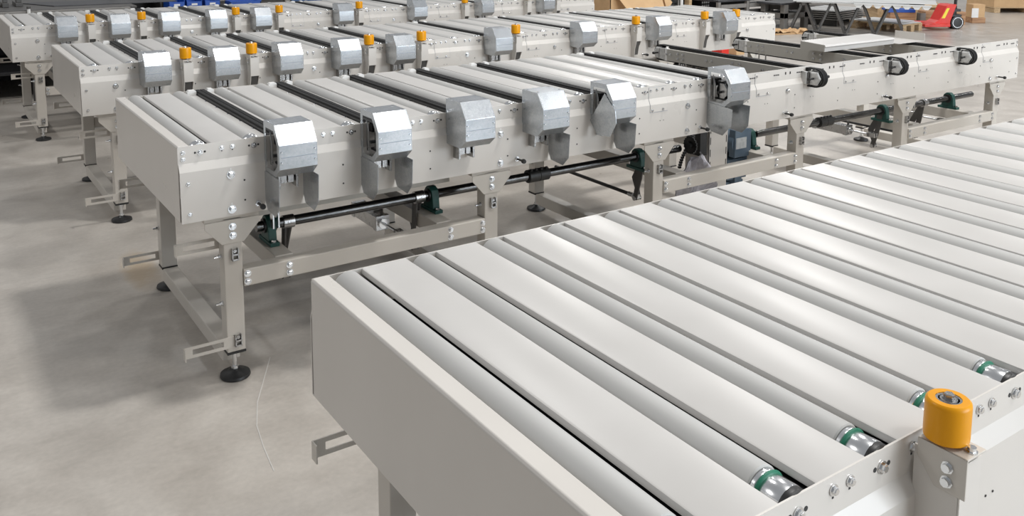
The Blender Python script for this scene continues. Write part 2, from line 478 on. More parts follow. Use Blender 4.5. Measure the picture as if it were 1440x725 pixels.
    # ---- transfer belts between roller pairs
    for i, k in enumerate(diverters):
        x0 = ax(k)
        if exposed and k > last_k: continue
        u = part('transfer_unit', 'black', root, lambda mb: mb.box(0.068, 0.108, -0.02, W - 0.01, TOP - 0.03, TOP - 0.004), 'tunit', loc=(x0, 0, 0))
        part('side_strip', 'paint_top', u, lambda mb: mb.box(0.036, 0.066, 0.012, W - 0.03, TOP - 0.035, TOP - 0.014), 'ts1', bevel=0.001)
        part('side_strip', 'paint_top', u, lambda mb: mb.box(0.112, 0.136, 0.012, W - 0.03, TOP - 0.035, TOP - 0.010), 'ts2', bevel=0.001)
        part('belt', 'belt', u, lambda mb: mb.box(0.070, 0.086, -0.02, W - 0.005, TOP - 0.02, TOP + 0.003), 'tb1', bevel=0.0012)
        part('belt', 'belt', u, lambda mb: mb.box(0.0885, 0.106, -0.02, W - 0.005, TOP - 0.02, TOP + 0.003), 'tb2', bevel=0.0012)
        part('belt_guide', 'white_plastic', u, lambda mb: mb.prism([(0.030, TOP - 0.03), (0.066, TOP - 0.03), (0.066, TOP + 0.002), (0.060, TOP + 0.007), (0.036, TOP + 0.007), (0.030, TOP)], W - 0.04, W - 0.015, 'Y'), 'tg1')
        part('belt_guide', 'white_plastic', u, lambda mb: mb.prism([(0.110, TOP - 0.03), (0.138, TOP - 0.03), (0.138, TOP + 0.003), (0.130, TOP + 0.008), (0.114, TOP + 0.008), (0.110, TOP)], W - 0.04, W - 0.015, 'Y'), 'tg2')
        part('guide_screws', 'chrome', u, lambda mb: [mb.lathe([(0.004, TOP - 0.0138), (0.003, TOP - 0.010)], 8, 'Z', (0.060, 0.05 + 0.145 * j, 0)) for j in range(6)], 'tscrew', kind='stuff')
        cover(root, x0 + 0.032, flaps.get(k, ('closed', 'closed')))
    # ---- yellow guide posts
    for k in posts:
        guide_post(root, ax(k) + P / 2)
    # ---- latch handles
    for hx in HANDLES:
        h = part('latch_handle', 'black', root, lambda mb: [mb.tube((0, -0.016, 0), (0, -0.050, 0), 0.0042, 12), mb.lathe([(0.0055, -0.048), (0.0088, -0.051), (0.0092, -0.058), (0.0075, -0.063)], 16, 'Y')], 'handle', smooth=True, loc=(hx, 0, 0.594))
        part('handle_collar', 'chrome', h, lambda mb: mb.lathe([(0.0095, -0.008), (0.0095, -0.012), (0.0065, -0.012), (0.0065, -0.018)], 12, 'Y'), 'hcol')
    # ---- legs
    for i, lx in enumerate(LEGX):
        for side in (0, 1):
            leg(root, lx, side, bracket=(i == 0))
        part('cross_bar', 'leg', root, lambda mb: mb.box(-0.029, 0.029, 0.075, W - 0.075, 0.10, 0.155), 'crossbar', bevel=0.003, loc=(lx, 0, -0.058))
    for a, b in ((0, 1), (2, 3), (4, 5)):
        l0, l1 = LEGX[a] + 0.031, LEGX[b] - 0.031
        for side in (0, 1):
            y0 = 0.004 if side == 0 else W - 0.056
            rail = part('long_rail', 'leg', root, lambda mb: mb.box(l0, l1, y0, y0 + 0.052, 0.316, 0.374), ('lrail', a, side), bevel=0.003)
            if side == 0:
                for x in (l0 + 0.012, l1 - 0.012, l0 + 0.155, l1 - 0.155):
                    for z in (0.331, 0.358): add_bolt(rail, x, 0.004, z, 1.3)
        for x in (l0 + 0.155, l1 - 0.155):
            part('cross_beam', 'leg', root, lambda mb: mb.box(-0.032, 0.032, 0.056, W - 0.056, 0.318, 0.377), 'xbeam', bevel=0.003, loc=(x, 0, 0.0))
            pillow_block(root, x + {(0, 1): 0.03, (2, 0): -0.13, (2, 1): 0.03, (4, 0): -0.11}.get((a, int(x > (l0 + l1) / 2)), 0.0), 0.205)
        rod_y = 0.30
    # ---- drive shaft and couplings
    sh = part('drive_shaft', 'dark_steel', root, lambda mb: [mb.tube((0.30, 0.205, 0.440), (2.36, 0.205, 0.440), 0.0180, 20), mb.tube((2.90, 0.205, 0.440), (4.95, 0.205, 0.440), 0.0180, 20)], 'shaft', smooth=True, label='dark polished steel drive shaft')
    for cx in (1.52, 3.46):
        part('shaft_coupling', 'black', sh, lambda mb: [mb.lathe([(0.022, -0.055), (0.028, -0.052), (0.028, -0.004), (0.026, -0.002), (0.026, 0.002), (0.028, 0.004), (0.028, 0.052), (0.022, 0.055)], 24, 'X'),
            [mb.tube((t, -0.012, 0.024), (t, -0.012, 0.033), 0.006, 8) for t in (-0.04, -0.014, 0.014, 0.04)]], 'coupl', smooth=True, loc=(cx, 0.205, 0.440), label='black split shaft coupling')
    # ---- swing levers, tie rods and air cylinders under the frame
    for x, kind_ in ((0.40, 0), (0.93, 1), (2.12, 0), (3.98, 1), (4.40, 2)):
        lever = part('swing_lever', 'dark_iron', root, lambda mb: [mb.prism([(0.187, 0.455), (0.223, 0.455), (0.235, 0.33), (0.262, 0.225), (0.238, 0.215), (0.205, 0.33)], 0, 0.006, 'X'),
            mb.prism([(0.187, 0.455), (0.223, 0.455), (0.300, 0.31), (0.262, 0.225), (0.238, 0.215), (0.262, 0.31)], 0.026, 0.032, 'X')], 'lever', loc=(x, 0.0, 0))
        part('lever_hub', 'steel', lever, lambda mb: mb.lathe([(0.024, -0.004), (0.024, 0.036)], 18, 'X', (0, 0.205, 0.44)), 'lhub', smooth=True)
        part('lever_pin', 'steel', lever, lambda mb: mb.lathe([(0.011, -0.004), (0.011, 0.036)], 14, 'X', (0, 0.25, 0.222)), 'lpin', smooth=True)
        if kind_ in (0, 2):
            tr = part('tie_rod', 'black', root, lambda mb: mb.tube((0.016, 0.285, 0.228), (0.016, W - 0.08, 0.228), 0.0085, 12), 'tierod', smooth=True, loc=(x, 0, 0))
            part('rod_end', 'steel', tr, lambda mb: [mb.box(0.004, 0.028, 0.24, 0.275, 0.216, 0.240), mb.tube((0.016, 0.27, 0.228), (0.016, 0.31, 0.228), 0.011, 12)], 'rodend', bevel=0.002)
    for x in (0.86, 3.90, 4.62):
        cyl = part('air_cylinder', 'steel', root, lambda mb: [mb.box(-0.027, 0.027, 0.42, 0.62, 0.262, 0.316), mb.box(-0.030, 0.030, 0.40, 0.425, 0.259, 0.319), mb.box(-0.030, 0.030, 0.615, 0.64, 0.259, 0.319)], 'aircyl', bevel=0.002, loc=(x, -0.05, 0.02))
        part('piston_rod', 'chrome', cyl, lambda mb: [mb.tube((0, 0.27, 0.289), (0, 0.40, 0.289), 0.006, 12), mb.lathe([(0.02, 0.388), (0.02, 0.40)], 18, 'Y', (0, 0, 0.289))], 'prod', smooth=True)
        part('rod_clevis', 'steel', cyl, lambda mb: [mb.box(-0.014, -0.006, 0.225, 0.275, 0.277, 0.301), mb.box(0.006, 0.014, 0.225, 0.275, 0.277, 0.301), mb.box(-0.014, 0.014, 0.258, 0.275, 0.277, 0.301)], 'clevis')
        part('air_fitting', 'dark_iron', cyl, lambda mb: [mb.tube((0, 0.41, 0.315), (0, 0.41, 0.345), 0.006, 10), mb.tube((0, 0.41, 0.34), (-0.04, 0.39, 0.345), 0.005, 10)], 'airfit')
    for x in (0.62, 4.2):
        fork = part('chain_fork', 'chrome', root, lambda mb: [mb.box(-0.012, -0.007, -0.014, 0.014, -0.03, 0.03), mb.box(0.007, 0.012, -0.014, 0.014, -0.03, 0.03), mb.box(-0.012, 0.012, -0.014, 0.014, 0.024, 0.032), mb.tube((0, 0, 0.03), (0, 0, 0.08), 0.008, 10)], 'fork', loc=(x - 0.27 if x < 1 else x, 0.15, 0.475))
    # ---- inner ledge below the near plate
    part('inner_ledge', 'channel', root, lambda mb: mb.sheet([(0.056, 0.574), (0.146, 0.574), (0.146, 0.50)], -0.003, 0.27, 1.05), 'ledge')
    if exposed:
        for k in (17, 21, 25):
            open_unit(root, ax(k) + P / 2)
    return root

def leg(root, lx, side, bracket):
    d = -1 if side == 0 else 1
    yo = 0.010 if side == 0 else W - 0.010          # outer face
    yi = yo - d * 0.058
    ya, yb = min(yo, yi), max(yo, yi)
    lg = part('leg', 'leg', root, lambda mb: mb.box(-0.030, 0.030, ya, yb, 0.098, 0.556), ('leg', side), bevel=0.003, loc=(lx, 0, 0))
    # gusset
    def gus(mb):
        y = yo + d * 0.002
        mb.prism([(-0.088, 0.548), (-0.088, 0.528), (-0.036, 0.470), (0.036, 0.470), (0.088, 0.528), (0.088, 0.548)], y - 0.002, y + 0.002, 'Y')
        mb.box(-0.088, 0.088, min(yo, yo - d * 0.07), max(yo, yo - d * 0.07), 0.548, 0.5655)
    part('gusset_plate', 'leg', lg, gus, ('gus', side), bevel=0.0012)
    for z in (0.526, 0.496): add_bolt(lg, 0.0, yo + d * 0.0045, z, 1.35, d)
    if side == 0:
        for z in (0.432, 0.138):
            part('cable_clip', 'steel', lg, lambda mb: [mb.box(-0.011, -0.008, -0.014, 0, -0.020, 0.020), mb.box(0.008, 0.011, -0.014, 0, -0.020, 0.020), mb.box(-0.011, 0.011, -0.014, 0, -0.020, -0.014), mb.box(-0.011, 0.011, -0.014, 0, -0.002, 0.003), mb.lathe([(0.006, -0.003), (0.006, -0.010)], 6, 'Y', (0, 0, 0.011))], 'clip', loc=(0.004, yo, z))
    part('leg_end_cap', 'black', lg, lambda mb: mb.box(-0.031, 0.031, ya - 0.001, yb + 0.001, 0.090, 0.098), ('cap', side), bevel=0.001)
    ft = part('levelling_foot', 'black', lg, lambda mb: mb.lathe([(0.047, 0.0005), (0.050, 0.004), (0.048, 0.012), (0.022, 0.020), (0.014, 0.026)], 28, 'Z'), 'foot', smooth=True, loc=(0, (ya + yb) / 2, 0))
    part('threaded_stem', 'chrome', lg, lambda mb: [mb.tube((0, 0, 0.022), (0, 0, 0.092), 0.0072, 14), mb.lathe([(0.012, 0.028), (0.012, 0.037)], 6, 'Z'), mb.lathe([(0.012, 0.080), (0.012, 0.090)], 6, 'Z')], 'stem', loc=(0, (ya + yb) / 2, 0))
    for z in (0.42, 0.26):
        part('side_bolt', 'chrome', lg, lambda mb: [mb.lathe([(0.010, -0.0005), (0.010, -0.003), (0.0075, -0.003), (0.0075, -0.011)], 6, 'X'), mb.tube((-0.01, 0, 0), (-0.024, 0, 0), 0.004, 8)], 'sbolt', loc=(-0.030, (ya + yb) / 2 , z))
    if bracket:
        for z in (0.458, 0.134):
            yb_ = yi if side == 0 else yi - 0.0
            def br(mb):
                # slotted strap with a folded tip, reaching out past the end of the frame
                outer = [(-0.155, -0.019), (0.010, -0.019), (0.010, 0.019), (-0.155, 0.019)]
                inner = [(-0.130, -0.009), (-0.030, -0.009), (-0.030, 0.009), (-0.130, 0.009)]
                vs = [(x, y, z) for y in (-0.003, 0.0) for x, z in outer + inner]
                fs = []
                for i in range(4):
                    j = (i + 1) % 4
                    fs += [(i, j, 4 + j, 4 + i), (8 + i, 12 + i, 12 + j, 8 + j), (i, 8 + i, 8 + j, j), (4 + i, 4 + j, 12 + j, 12 + i)]
                mb.add(vs, fs)
                mb.box(-0.158, -0.1552, -0.024, 0.0, -0.019, 0.019)
            part('slotted_bracket', 'leg', lg, br, 'sbracket', loc=(-0.012, ya - 0.0005 if side == 0 and z < 0.3 else yb + 0.004, z + 0.0))

def pillow_block(root, x, y):
    b = part('bearing_block', 'green_cast', root, lambda mb: [
        mb.box(-0.017, 0.017, -0.062, 0.062, 0.377, 0.391),
        mb.prism([(-0.040, 0.391), (0.040, 0.391), (0.034, 0.44), (0.026, 0.464), (0.010, 0.476), (-0.010, 0.476), (-0.026, 0.464), (-0.034, 0.44)], -0.015, 0.015, 'X')], 'pillow', bevel=0.002, loc=(x, y, 0), label='dark green cast bearing block')
    part('bearing_insert', 'black', b, lambda mb: mb.lathe([(0.026, -0.022), (0.026, 0.022)], 20, 'X', (0, 0, 0.440)), 'binsert', smooth=True)
    part('bolt', 'chrome', b, lambda mb: [mb.lathe([(0.0085, 0.391), (0.0085, 0.399)], 6, 'Z', (0, t, 0)) for t in (-0.05, 0.05)], 'pbolt')

SIDE = [(0.0, 0.866), (-0.100, 0.866), (-0.140, 0.808), (-0.140, 0.730), (-0.100, 0.698), (0.0, 0.698)]
HOLE = [(-0.018, 0.846), (-0.090, 0.846), (-0.122, 0.802), (-0.122, 0.740), (-0.090, 0.714), (-0.018, 0.714)]
FLAP_DOWN = [(0.002, 0.698), (-0.141, 0.697), (-0.134, 0.603), (-0.098, 0.566), (-0.020, 0.572), (0.008, 0.618)]
FLAP_HALF = [(-0.093, 0.829), (-0.160, 0.769), (-0.168, 0.720), (-0.131, 0.659), (-0.050, 0.651), (-0.003, 0.704)]
FLAP_DROP = [(0.0, 0.708), (-0.155, 0.697), (-0.150, 0.622), (-0.102, 0.570), (-0.032, 0.577), (0.008, 0.624)]
CW = 0.126
def cover(root, x0, state):
    c = part('belt_cover', 'galv', root, lambda mb: [mb.sheet([SIDE[0], SIDE[1], SIDE[2], SIDE[3], SIDE[4]], 0.0015, 0.0012, CW - 0.0012)], 'coverbody', loc=(x0, -0.004, 0), bevel=0.0006)
    def back(mb):
        mb.box(0.028, 0.036, -0.045, 0.0, 0.640, 0.70)
        mb.box(0.088, 0.096, -0.045, 0.0, 0.640, 0.70)
        mb.box(0.040, 0.060, -0.036, 0.0, 0.655, 0.70)
        mb.box(0.064, 0.084, -0.036, 0.0, 0.655, 0.70)
    part('cover_mount', 'steel', c, back, 'cmount', bevel=0.001)
    part('cover_seam', 'seam', c, lambda mb: mb.box(0.008, CW - 0.008, -0.1422, -0.1405, 0.7675, 0.7690), 'cseam')
    def scr(mb):
        for x in (0.012, CW - 0.012):
            for y in (-0.018, -0.086): mb.lathe([(0.0042, 0.8665), (0.0032, 0.8695)], 8, 'Z', (x, y, 0))
            for z in (0.752, 0.786): mb.lathe([(0.0036, -0.1405), (0.0028, -0.1435)], 8, 'Y', (x - 0.004 if x < .05 else x + 0.004, 0, z))
    part('cover_screws', 'chrome', c, scr, 'cscrew', kind='stuff')
    l, r = state
    def plate(poly, xa, xb, nm, key, rim=False):
        o = part(nm, 'galv', c, lambda mb: mb.prism(poly, xa, xb, 'X'), key)
        return o
    def ring(xa, xb, key):
        def b(mb):
            n = 6
            vs = [(xa, *p) for p in SIDE] + [(xa, *p) for p in HOLE] + [(xb, *p) for p in SIDE] + [(xb, *p) for p in HOLE]
            fs = []
            for i in range(n):
                j = (i + 1) % n
                fs += [(i, j, n + j, n + i), (2 * n + i, 3 * n + i, 3 * n + j, 2 * n + j), (i, 2 * n + i, 2 * n + j, j), (n + i, n + j, 3 * n + j, 3 * n + i)]
            mb.add(vs, fs)
        part('side_frame', 'galv', c, b, key)
    if l == 'closed': plate(SIDE, 0.0, 0.0012, 'side_panel', 'cs_l')
    else:
        ring(0.0, 0.0012, 'cr_l')
        poly = {'down': FLAP_DOWN, 'half': FLAP_HALF, 'drop': FLAP_DROP}[l]
        plate(poly, -0.0028, -0.0013, 'side_flap', 'cf_l' + l)
    if r == 'closed': plate(SIDE, CW - 0.0012, CW, 'side_panel', 'cs_r')
    else:
        ring(CW - 0.0012, CW, 'cr_r')
        plate(FLAP_DOWN, CW + 0.0013, CW + 0.0028, 'side_flap', 'cf_r')
    if l != 'closed':
        part('belt_pulley', 'black', c, lambda mb: [mb.lathe([(0.041, 0.045), (0.041, 0.080)], 24, 'X', (0, -0.055, 0.757)), mb.tube((0.01, -0.055, 0.757), (0.105, -0.055, 0.757), 0.006, 10), mb.box(0.028, 0.05, -0.10, -0.02, 0.722, 0.729), mb.box(0.04, 0.09, -0.05, 0.02, 0.795, 0.803)], 'pul', smooth=True)
        part('pulley_bracket', 'steel', c, lambda mb: [mb.prism([(-0.02, 0.835), (-0.036, 0.79), (-0.036, 0.72), (-0.02, 0.72)], 0.012, 0.016, 'X'),
            mb.prism([(-0.045, 0.795), (-0.072, 0.795), (-0.088, 0.775), (-0.088, 0.745), (-0.070, 0.725), (-0.045, 0.725)], 0.030, 0.042, 'X')], 'pulbr', bevel=0.001)

def guide_post(root, xc):
    p = part('guide_post', 'paint', root, lambda mb: [
        mb.prism([(0.002, 0.800), (-0.062, 0.800), (-0.062, 0.700), (-0.045, 0.640), (-0.040, 0.585), (0.0, 0.585)], -0.021, -0.018, 'X'),
        mb.box(-0.021, 0.026, -0.064, -0.061, 0.700, 0.800),
        mb.prism([(0.002, 0.800), (-0.062, 0.800), (-0.062, 0.700), (-0.030, 0.640), (-0.012, 0.600), (0.0, 0.600)], 0.023, 0.026, 'X')], 'gpost', loc=(xc, -0.004, 0))
    part('post_shade_fill', 'dark_iron', p, lambda mb: mb.prism([(-0.004, 0.70), (-0.050, 0.70), (-0.038, 0.645), (-0.030, 0.60), (-0.004, 0.60)], -0.016, 0.022, 'X'), 'gins', label='dark fill for the shade inside the post')  # dark solid added to deepen the shade inside the open post
    b = part('post_bracket', 'leg', p, lambda mb: [
        mb.prism([(-0.004, 0.814), (-0.072, 0.814), (-0.072, 0.757), (-0.030, 0.757), (-0.004, 0.790)], -0.0245, -0.0215, 'X'),
        mb.box(-0.0245, 0.022, -0.072, -0.004, 0.811, 0.814)], 'gbrk', bevel=0.0008)
    for z in (0.772, 0.792):
        part('bolt', 'chrome', p, lambda mb: mb.lathe([(0.0085, -0.0245), (0.0085, -0.026), (0.006, -0.026), (0.006, -0.031)], 8, 'X', (0, -0.047, 0)), 'gbx', loc=(0, 0, z))
    part('bolt', 'chrome', p, lambda mb: mb.lathe([(0.008, 0.814), (0.008, 0.8155), (0.0058, 0.8155), (0.0058, 0.821)], 8, 'Z', (0.0, -0.064, 0)), 'gbz')
    y = part('guide_roller', 'yellow', p, lambda mb: mb.lathe([(0.010, 0.8175), (0.0255, 0.8175), (0.0285, 0.820), (0.0290, 0.8245), (0.0290, 0.867), (0.0283, 0.871), (0.0255, 0.8735), (0.0165, 0.8735), (0.0165, 0.871)], 36, 'Z'), 'groller', smooth=True, loc=(-0.002, -0.030, 0), label='amber yellow guide roller')
    part('roller_bearing', 'steel', p, lambda mb: [mb.lathe([(0.0163, 0.870), (0.0163, 0.8728), (0.0135, 0.8728), (0.0130, 0.871), (0.0115, 0.871), (0.0110, 0.873), (0.0095, 0.873)], 28, 'Z'), mb.lathe([(0.0085, 0.873), (0.0085, 0.8745), (0.0070, 0.8745), (0.0070, 0.8795), (0.006, 0.8805)], 6, 'Z')], 'gbear', loc=(-0.002, -0.030, 0))

def open_unit(root, xc):
    u = part('transfer_unit', 'channel', root, lambda mb: [
        mb.sheet([(-0.045, 0.722), (-0.066, 0.722), (-0.066, 0.789), (-0.045, 0.789)], -0.003, 0.02, W + 0.005, 'Y'),
        mb.sheet([(0.012, 0.722), (0.030, 0.722), (0.030, 0.789), (0.012, 0.789)], 0.003, 0.02, W + 0.005, 'Y')], 'ou', loc=(xc, 0, 0), label='open transfer unit of taupe grey channel')
    def belt(mb):
        r, t = 0.042, 0.005
        y0, y1, zc = -0.055, 1.045, 0.757
        outer, inner = [], []
        N = 16
        for rr, lst in ((r + t, outer), (r, inner)):
            for i in range(N + 1):
                a = PI / 2 + PI * i / N
                lst.append((y0 + rr * math.cos(a), zc + rr * math.sin(a)))
            for i in range(N + 1):
                a = -PI / 2 + PI * i / N
                lst.append((y1 + rr * math.cos(a), zc + rr * math.sin(a)))
        n = len(outer)
        for xa, xb in ((-0.034, -0.017), (-0.015, 0.002)):
            vs = [(xa, *p) for p in outer] + [(xa, *p) for p in inner] + [(xb, *p) for p in outer] + [(xb, *p) for p in inner]
            fs = []
            for i in range(n):
                j = (i + 1) % n
                fs += [(i, j, n + j, n + i), (2 * n + i, 3 * n + i, 3 * n + j, 2 * n + j), (i, 2 * n + i, 2 * n + j, j), (n + i, n + j, 3 * n + j, 3 * n + i)]
            mb.add(vs, fs)
    part('belt', 'belt', u, belt, 'oubelt', smooth=True, label='black double transfer belt')
    part('belt_rail', 'black', u, lambda mb: mb.box(-0.036, 0.004, 0.0, W, 0.785, 0.7985), 'ourail')
    for yy in (-0.055, 1.045):
        s = 1 if yy > 0 else -1
        pl = part('pulley_head', 'dark_steel', u, lambda mb: [
            mb.lathe([(0.0405, -0.0335), (0.0405, 0.001)], 28, 'X', (0, yy, 0.757)),
            mb.prism([(yy - s * 0.02, 0.785), (yy - s * 0.075, 0.790), (yy - s * 0.075, 0.724), (yy - s * 0.02, 0.730)], -0.060, -0.050, 'X'),
            mb.prism([(yy - s * 0.02, 0.785), (yy - s * 0.075, 0.790), (yy - s * 0.075, 0.724), (yy - s * 0.02, 0.730)], 0.018, 0.026, 'X')], ('ph', s), bevel=0.0008, label='dark steel pulley inside the belt loop')
        part('hub_plate', 'alloy', u, lambda mb: mb.lathe([(0.037, -0.046), (0.037, -0.041), (0.012, -0.041)][::1] if False else [(0.030, -0.050), (0.037, -0.047), (0.037, -0.038)], 6, 'X', (0, yy, 0.757)), ('hub', s), label='light hexagonal hub plate')
        part('hub_plate', 'alloy', u, lambda mb: mb.lathe([(0.036, 0.008), (0.036, 0.016)], 6, 'X', (0, yy, 0.757)), ('hub2', s))
        part('head_bracket', 'alloy', u, lambda mb: mb.prism([(yy - s * 0.030, 0.788), (yy - s * 0.078, 0.792), (yy - s * 0.078, 0.722), (yy - s * 0.030, 0.728)], -0.066, -0.052, 'X'), ('hbr', s), bevel=0.001)
        part('pulley_axle', 'black', u, lambda mb: [mb.tube((-0.085, yy, 0.757), (0.060, yy, 0.757), 0.005, 10), mb.lathe([(0.008, 0.056), (0.008, 0.068)], 10, 'X', (0, yy, 0.757)), mb.lathe([(0.008, -0.088), (0.008, -0.076)], 10, 'X', (0, yy, 0.757))], ('pax', s), smooth=True)
        part('channel_end_block', 'white_plastic', u, lambda mb: mb.box(-0.0665, -0.044, min(yy - s * 0.075, yy - s * 0.095), max(yy - s * 0.075, yy - s * 0.095), 0.720, 0.792), ('ceb', s), bevel=0.001)
    def bl(mb):
        for y in (0.20, 0.245, 0.40, 0.45, 0.60, 0.64, 0.82, 0.86, 0.92, 0.955):
            for z in ((0.742, 0.770) if y in (0.40, 0.45, 0.82, 0.86) else (0.760,)):
                mb.lathe([(0.008, -0.0695), (0.008, -0.071), (0.0055, -0.071), (0.0055, -0.078)], 6, 'X', (0, y, z))
    part('channel_bolts', 'chrome', u, bl, 'oubolts', kind='stuff')
    for y in (0.12, 0.84):
        part('unit_foot', 'steel', u, lambda mb: [mb.box(-0.050, -0.046, -0.03, -0.022, 0.64, 0.73), mb.box(-0.050, -0.046, 0.022, 0.03, 0.64, 0.73), mb.box(-0.055, 0.03, -0.03, 0.03, 0.63, 0.64)], 'oufoot', loc=(0, y, 0))

NB = tuple(BELTS)
ROWS = {'A': (-0.0486, -2.1823, 0), 'B': (0, 0, 0), 'C': (0.0092, 1.9056, 0), 'D': (-0.0931, 4.0569, 0)}
A = conveyor(ROWS['A'], 'nearest conveyor, covered in light grey slats, with green rings on its roller ends', (), (2,), True, 29, False, True, {}, 29)
B = conveyor(ROWS['B'], 'second conveyor from the front, half open on the right, with hanging cover flaps', NB, (), False, 14, True, False,
             {1: ('down', 'down'), 3: ('down', 'down'), 5: ('closed', 'closed'), 7: ('closed', 'down'), 9: ('half', 'down'), 13: ('drop', 'down')}, 14)
Cc = conveyor(ROWS['C'], 'third conveyor from the front, behind the one with hanging flaps, with yellow guide rollers', NB, POSTS, False, 29, False, False, {}, 29)
D = conveyor(ROWS['D'], 'farthest conveyor row with yellow guide rollers, in front of the dark workbench', NB, POSTS, False, 29, False, False, {}, 29)

# ---- drive motor of the second conveyor (bolted to it)
mo = part('gear_motor', 'motor_blue', B, lambda mb: [
    mb.tube((0, 0.10, 0.43), (0, 0.36, 0.43), 0.060, 24), mb.tube((0, 0.20, 0.43), (0, 0.215, 0.43), 0.072, 24),
    mb.box(-0.065, 0.075, 0.12, 0.30, 0.24, 0.345), mb.box(-0.05, 0.055, 0.09, 0.13, 0.36, 0.50),
    mb.box(-0.075, 0.075, 0.14, 0.30, 0.20, 0.225), mb.box(0.05, 0.078, 0.10, 0.34, 0.33, 0.49),
    mb.box(-0.02, 0.03, 0.11, 0.33, 0.20, 0.30)], None, smooth=True, bevel=0.003, loc=(2.74, 0.06, -0.005), label='slate blue geared motor')
part('name_plate', 'nameplate', mo, lambda mb: mb.box(-0.045, 0.030, 0.0875, 0.0895, 0.405, 0.46))
mc = part('motor_guard', 'paint', B, lambda mb: [mb.box(2.500, 2.628, 0.145, 0.148, 0.20, 0.56), mb.box(2.500, 2.503, 0.145, 0.30, 0.20, 0.56)])
part('guard_slots', 'bolt_dark', mc, lambda mb: [mb.box(x, x + 0.004, 0.1435, 0.145, z, z + 0.035) for x in (2.507, 2.617) for z in (0.27, 0.33, 0.39, 0.45, 0.505)], kind='stuff')
sp = part('chain_sprocket', 'black', B, lambda mb: [mb.lathe([(0.040, 0), (0.040, 0.008)], 28, 'X'), [mb.box(0, 0.008, 0.039 * math.cos(t) - 0.004, 0.039 * math.cos(t) + 0.004, 0.039 * math.sin(t) - 0.004, 0.039 * math.sin(t) + 0.004) for t in [2 * PI * i / 18 for i in range(18)]], mb.lathe([(0.018, -0.014), (0.018, 0)], 16, 'X')], None, loc=(2.375, 0.15, 0.465), label='black toothed chain wheel')
def chain(mb):
    for i in range(14):
        t = i / 13
        y, z = 0.15 + 0.09 * math.sin(t * 1.2) , 0.505 - 0.17 * t
        mb.box(2.388, 2.402, y - 0.006, y + 0.006, z - 0.005, z + 0.005)
    mb.box(2.445, 2.49, 0.15, 0.24, 0.40, 0.55)
part('drive_chain', 'black', B, chain, kind='stuff')

# ---- crumpled wrapping hanging behind the rail
def wrap(mb):
    rnd = random.Random(5)
    nx, nz = 9, 12
    vs, fs = [], []
    for j in range(nz + 1):
        for i in range(nx + 1):
            u, v = i / nx, j / nz
            w = 0.075 + 0.05 * math.sin(v * PI) - 0.02 * v
            vs.append((2.43 + (u - 0.5) * 2 * w + rnd.uniform(-.006, .006) - 0.03 * v, 0.135 + 0.02 * math.sin(u * 9 + v * 5) + rnd.uniform(-.01, .01), 0.10 + 0.30 * v + rnd.uniform(-.006, .006) + 0.05 * abs(u - 0.4)))
    for j in range(nz):
        for i in range(nx):
            a = j * (nx + 1) + i
            fs.append((a, a + 1, a + nx + 2, a + nx + 1))
    n = len(vs)
    vs += [(x, y + 0.006, z) for x, y, z in vs]
    fs += [tuple(k + n for k in f)[::-1] for f in fs]
    mb.add(vs, fs)
w_ = part('wrapping_sheet', 'cloth', None, wrap, loc=(0, 0, 0))
tag(w_, 'crumpled grey wrapping hanging under the second conveyor left of its motor', 'wrapping')

# ---- loose folded sheets lying on the open units of the second conveyor
t_ = thing('folded_sheet_cover', (3.57, 0.306, 0.8045), 'long white folded sheet metal cover lying across the open transfer belts', 'sheet cover')
part('cover_top', 'paint_top', t_, lambda mb: [mb.sheet([(0.0, 0.0), (0.0, 0.020), (-0.006, 0.028), (0.0, 0.038), (0.165, 0.046), (0.165, 0.0)], -0.0025, 0, 0.655)])
part('cover_end', 'channel', t_, lambda mb: mb.prism([(0.002, 0.0), (0.002, 0.036), (0.163, 0.043), (0.163, 0.0)], -0.002, 0.001, 'X'), label='taupe grey folded end of the cover')
t_ = thing('folded_sheet_tray', (4.236, 0.28, 0.8045), 'shallow white sheet tray with a raised end, right of the long folded cover', 'sheet tray')
part('tray_base', 'paint_top', t_, lambda mb: mb.box(0.0, 0.27, 0.0, 0.20, 0.0, 0.002))
part('tray_end', 'paint', t_, lambda mb: mb.box(0.27, 0.273, 0.0, 0.20, 0.0, 0.048))

# ------------------------------------------------------------------ background
def slab(name, mat, parent, x0, x1, y0, y1, z0, z1, bevel=0.004, **kw):
    return part(name, mat, parent, lambda mb: mb.box(x0, x1, y0, y1, z0, z1), bevel=bevel, **kw)

# dark workbench behind the far left end
t_ = thing('work_bench', (-0.6, 5.75, 0), 'long dark steel workbench behind the left end of the farthest conveyor', 'workbench')
slab('bench_top', 'dark_iron', t_, -1.6, 1.66, 0.0, 1.35, 0.755, 0.775)
slab('bench_edge', 'mid_iron', t_, -1.6, 1.60, -0.03, 0.0, 0.742, 0.768, label='worn lighter front edge')
slab('bench_shelf', 'cabinet', t_, -1.6, 1.50, 0.05, 1.3, 0.22, 0.25)
slab('back_panel', 'cabinet', t_, -1.6, 1.50, 1.25, 1.3, 0.0, 0.75)
for x in (-1.5, -0.2, 1.3):
    for y in (0.05, 1.2): slab('leg', 'dark_iron', t_, x, x + 0.08, y, y + 0.08, 0.0, 0.755)
t_ = thing('clamp_stop', (0.19, 5.70, 0), 'short white round post standing at the front edge of the dark workbench', 'clamp')
part('clamp_post', 'white_plastic', t_, lambda mb: mb.tube((0, 0, 0.66), (0, 0, 0.79), 0.013, 14), smooth=True)
part('clamp_head', 'dark_iron', t_, lambda mb: [mb.tube((0, 0, 0.79), (0, 0, 0.81), 0.016, 14), mb.tube((0, 0, 0.0), (0, 0, 0.66), 0.008, 10)])
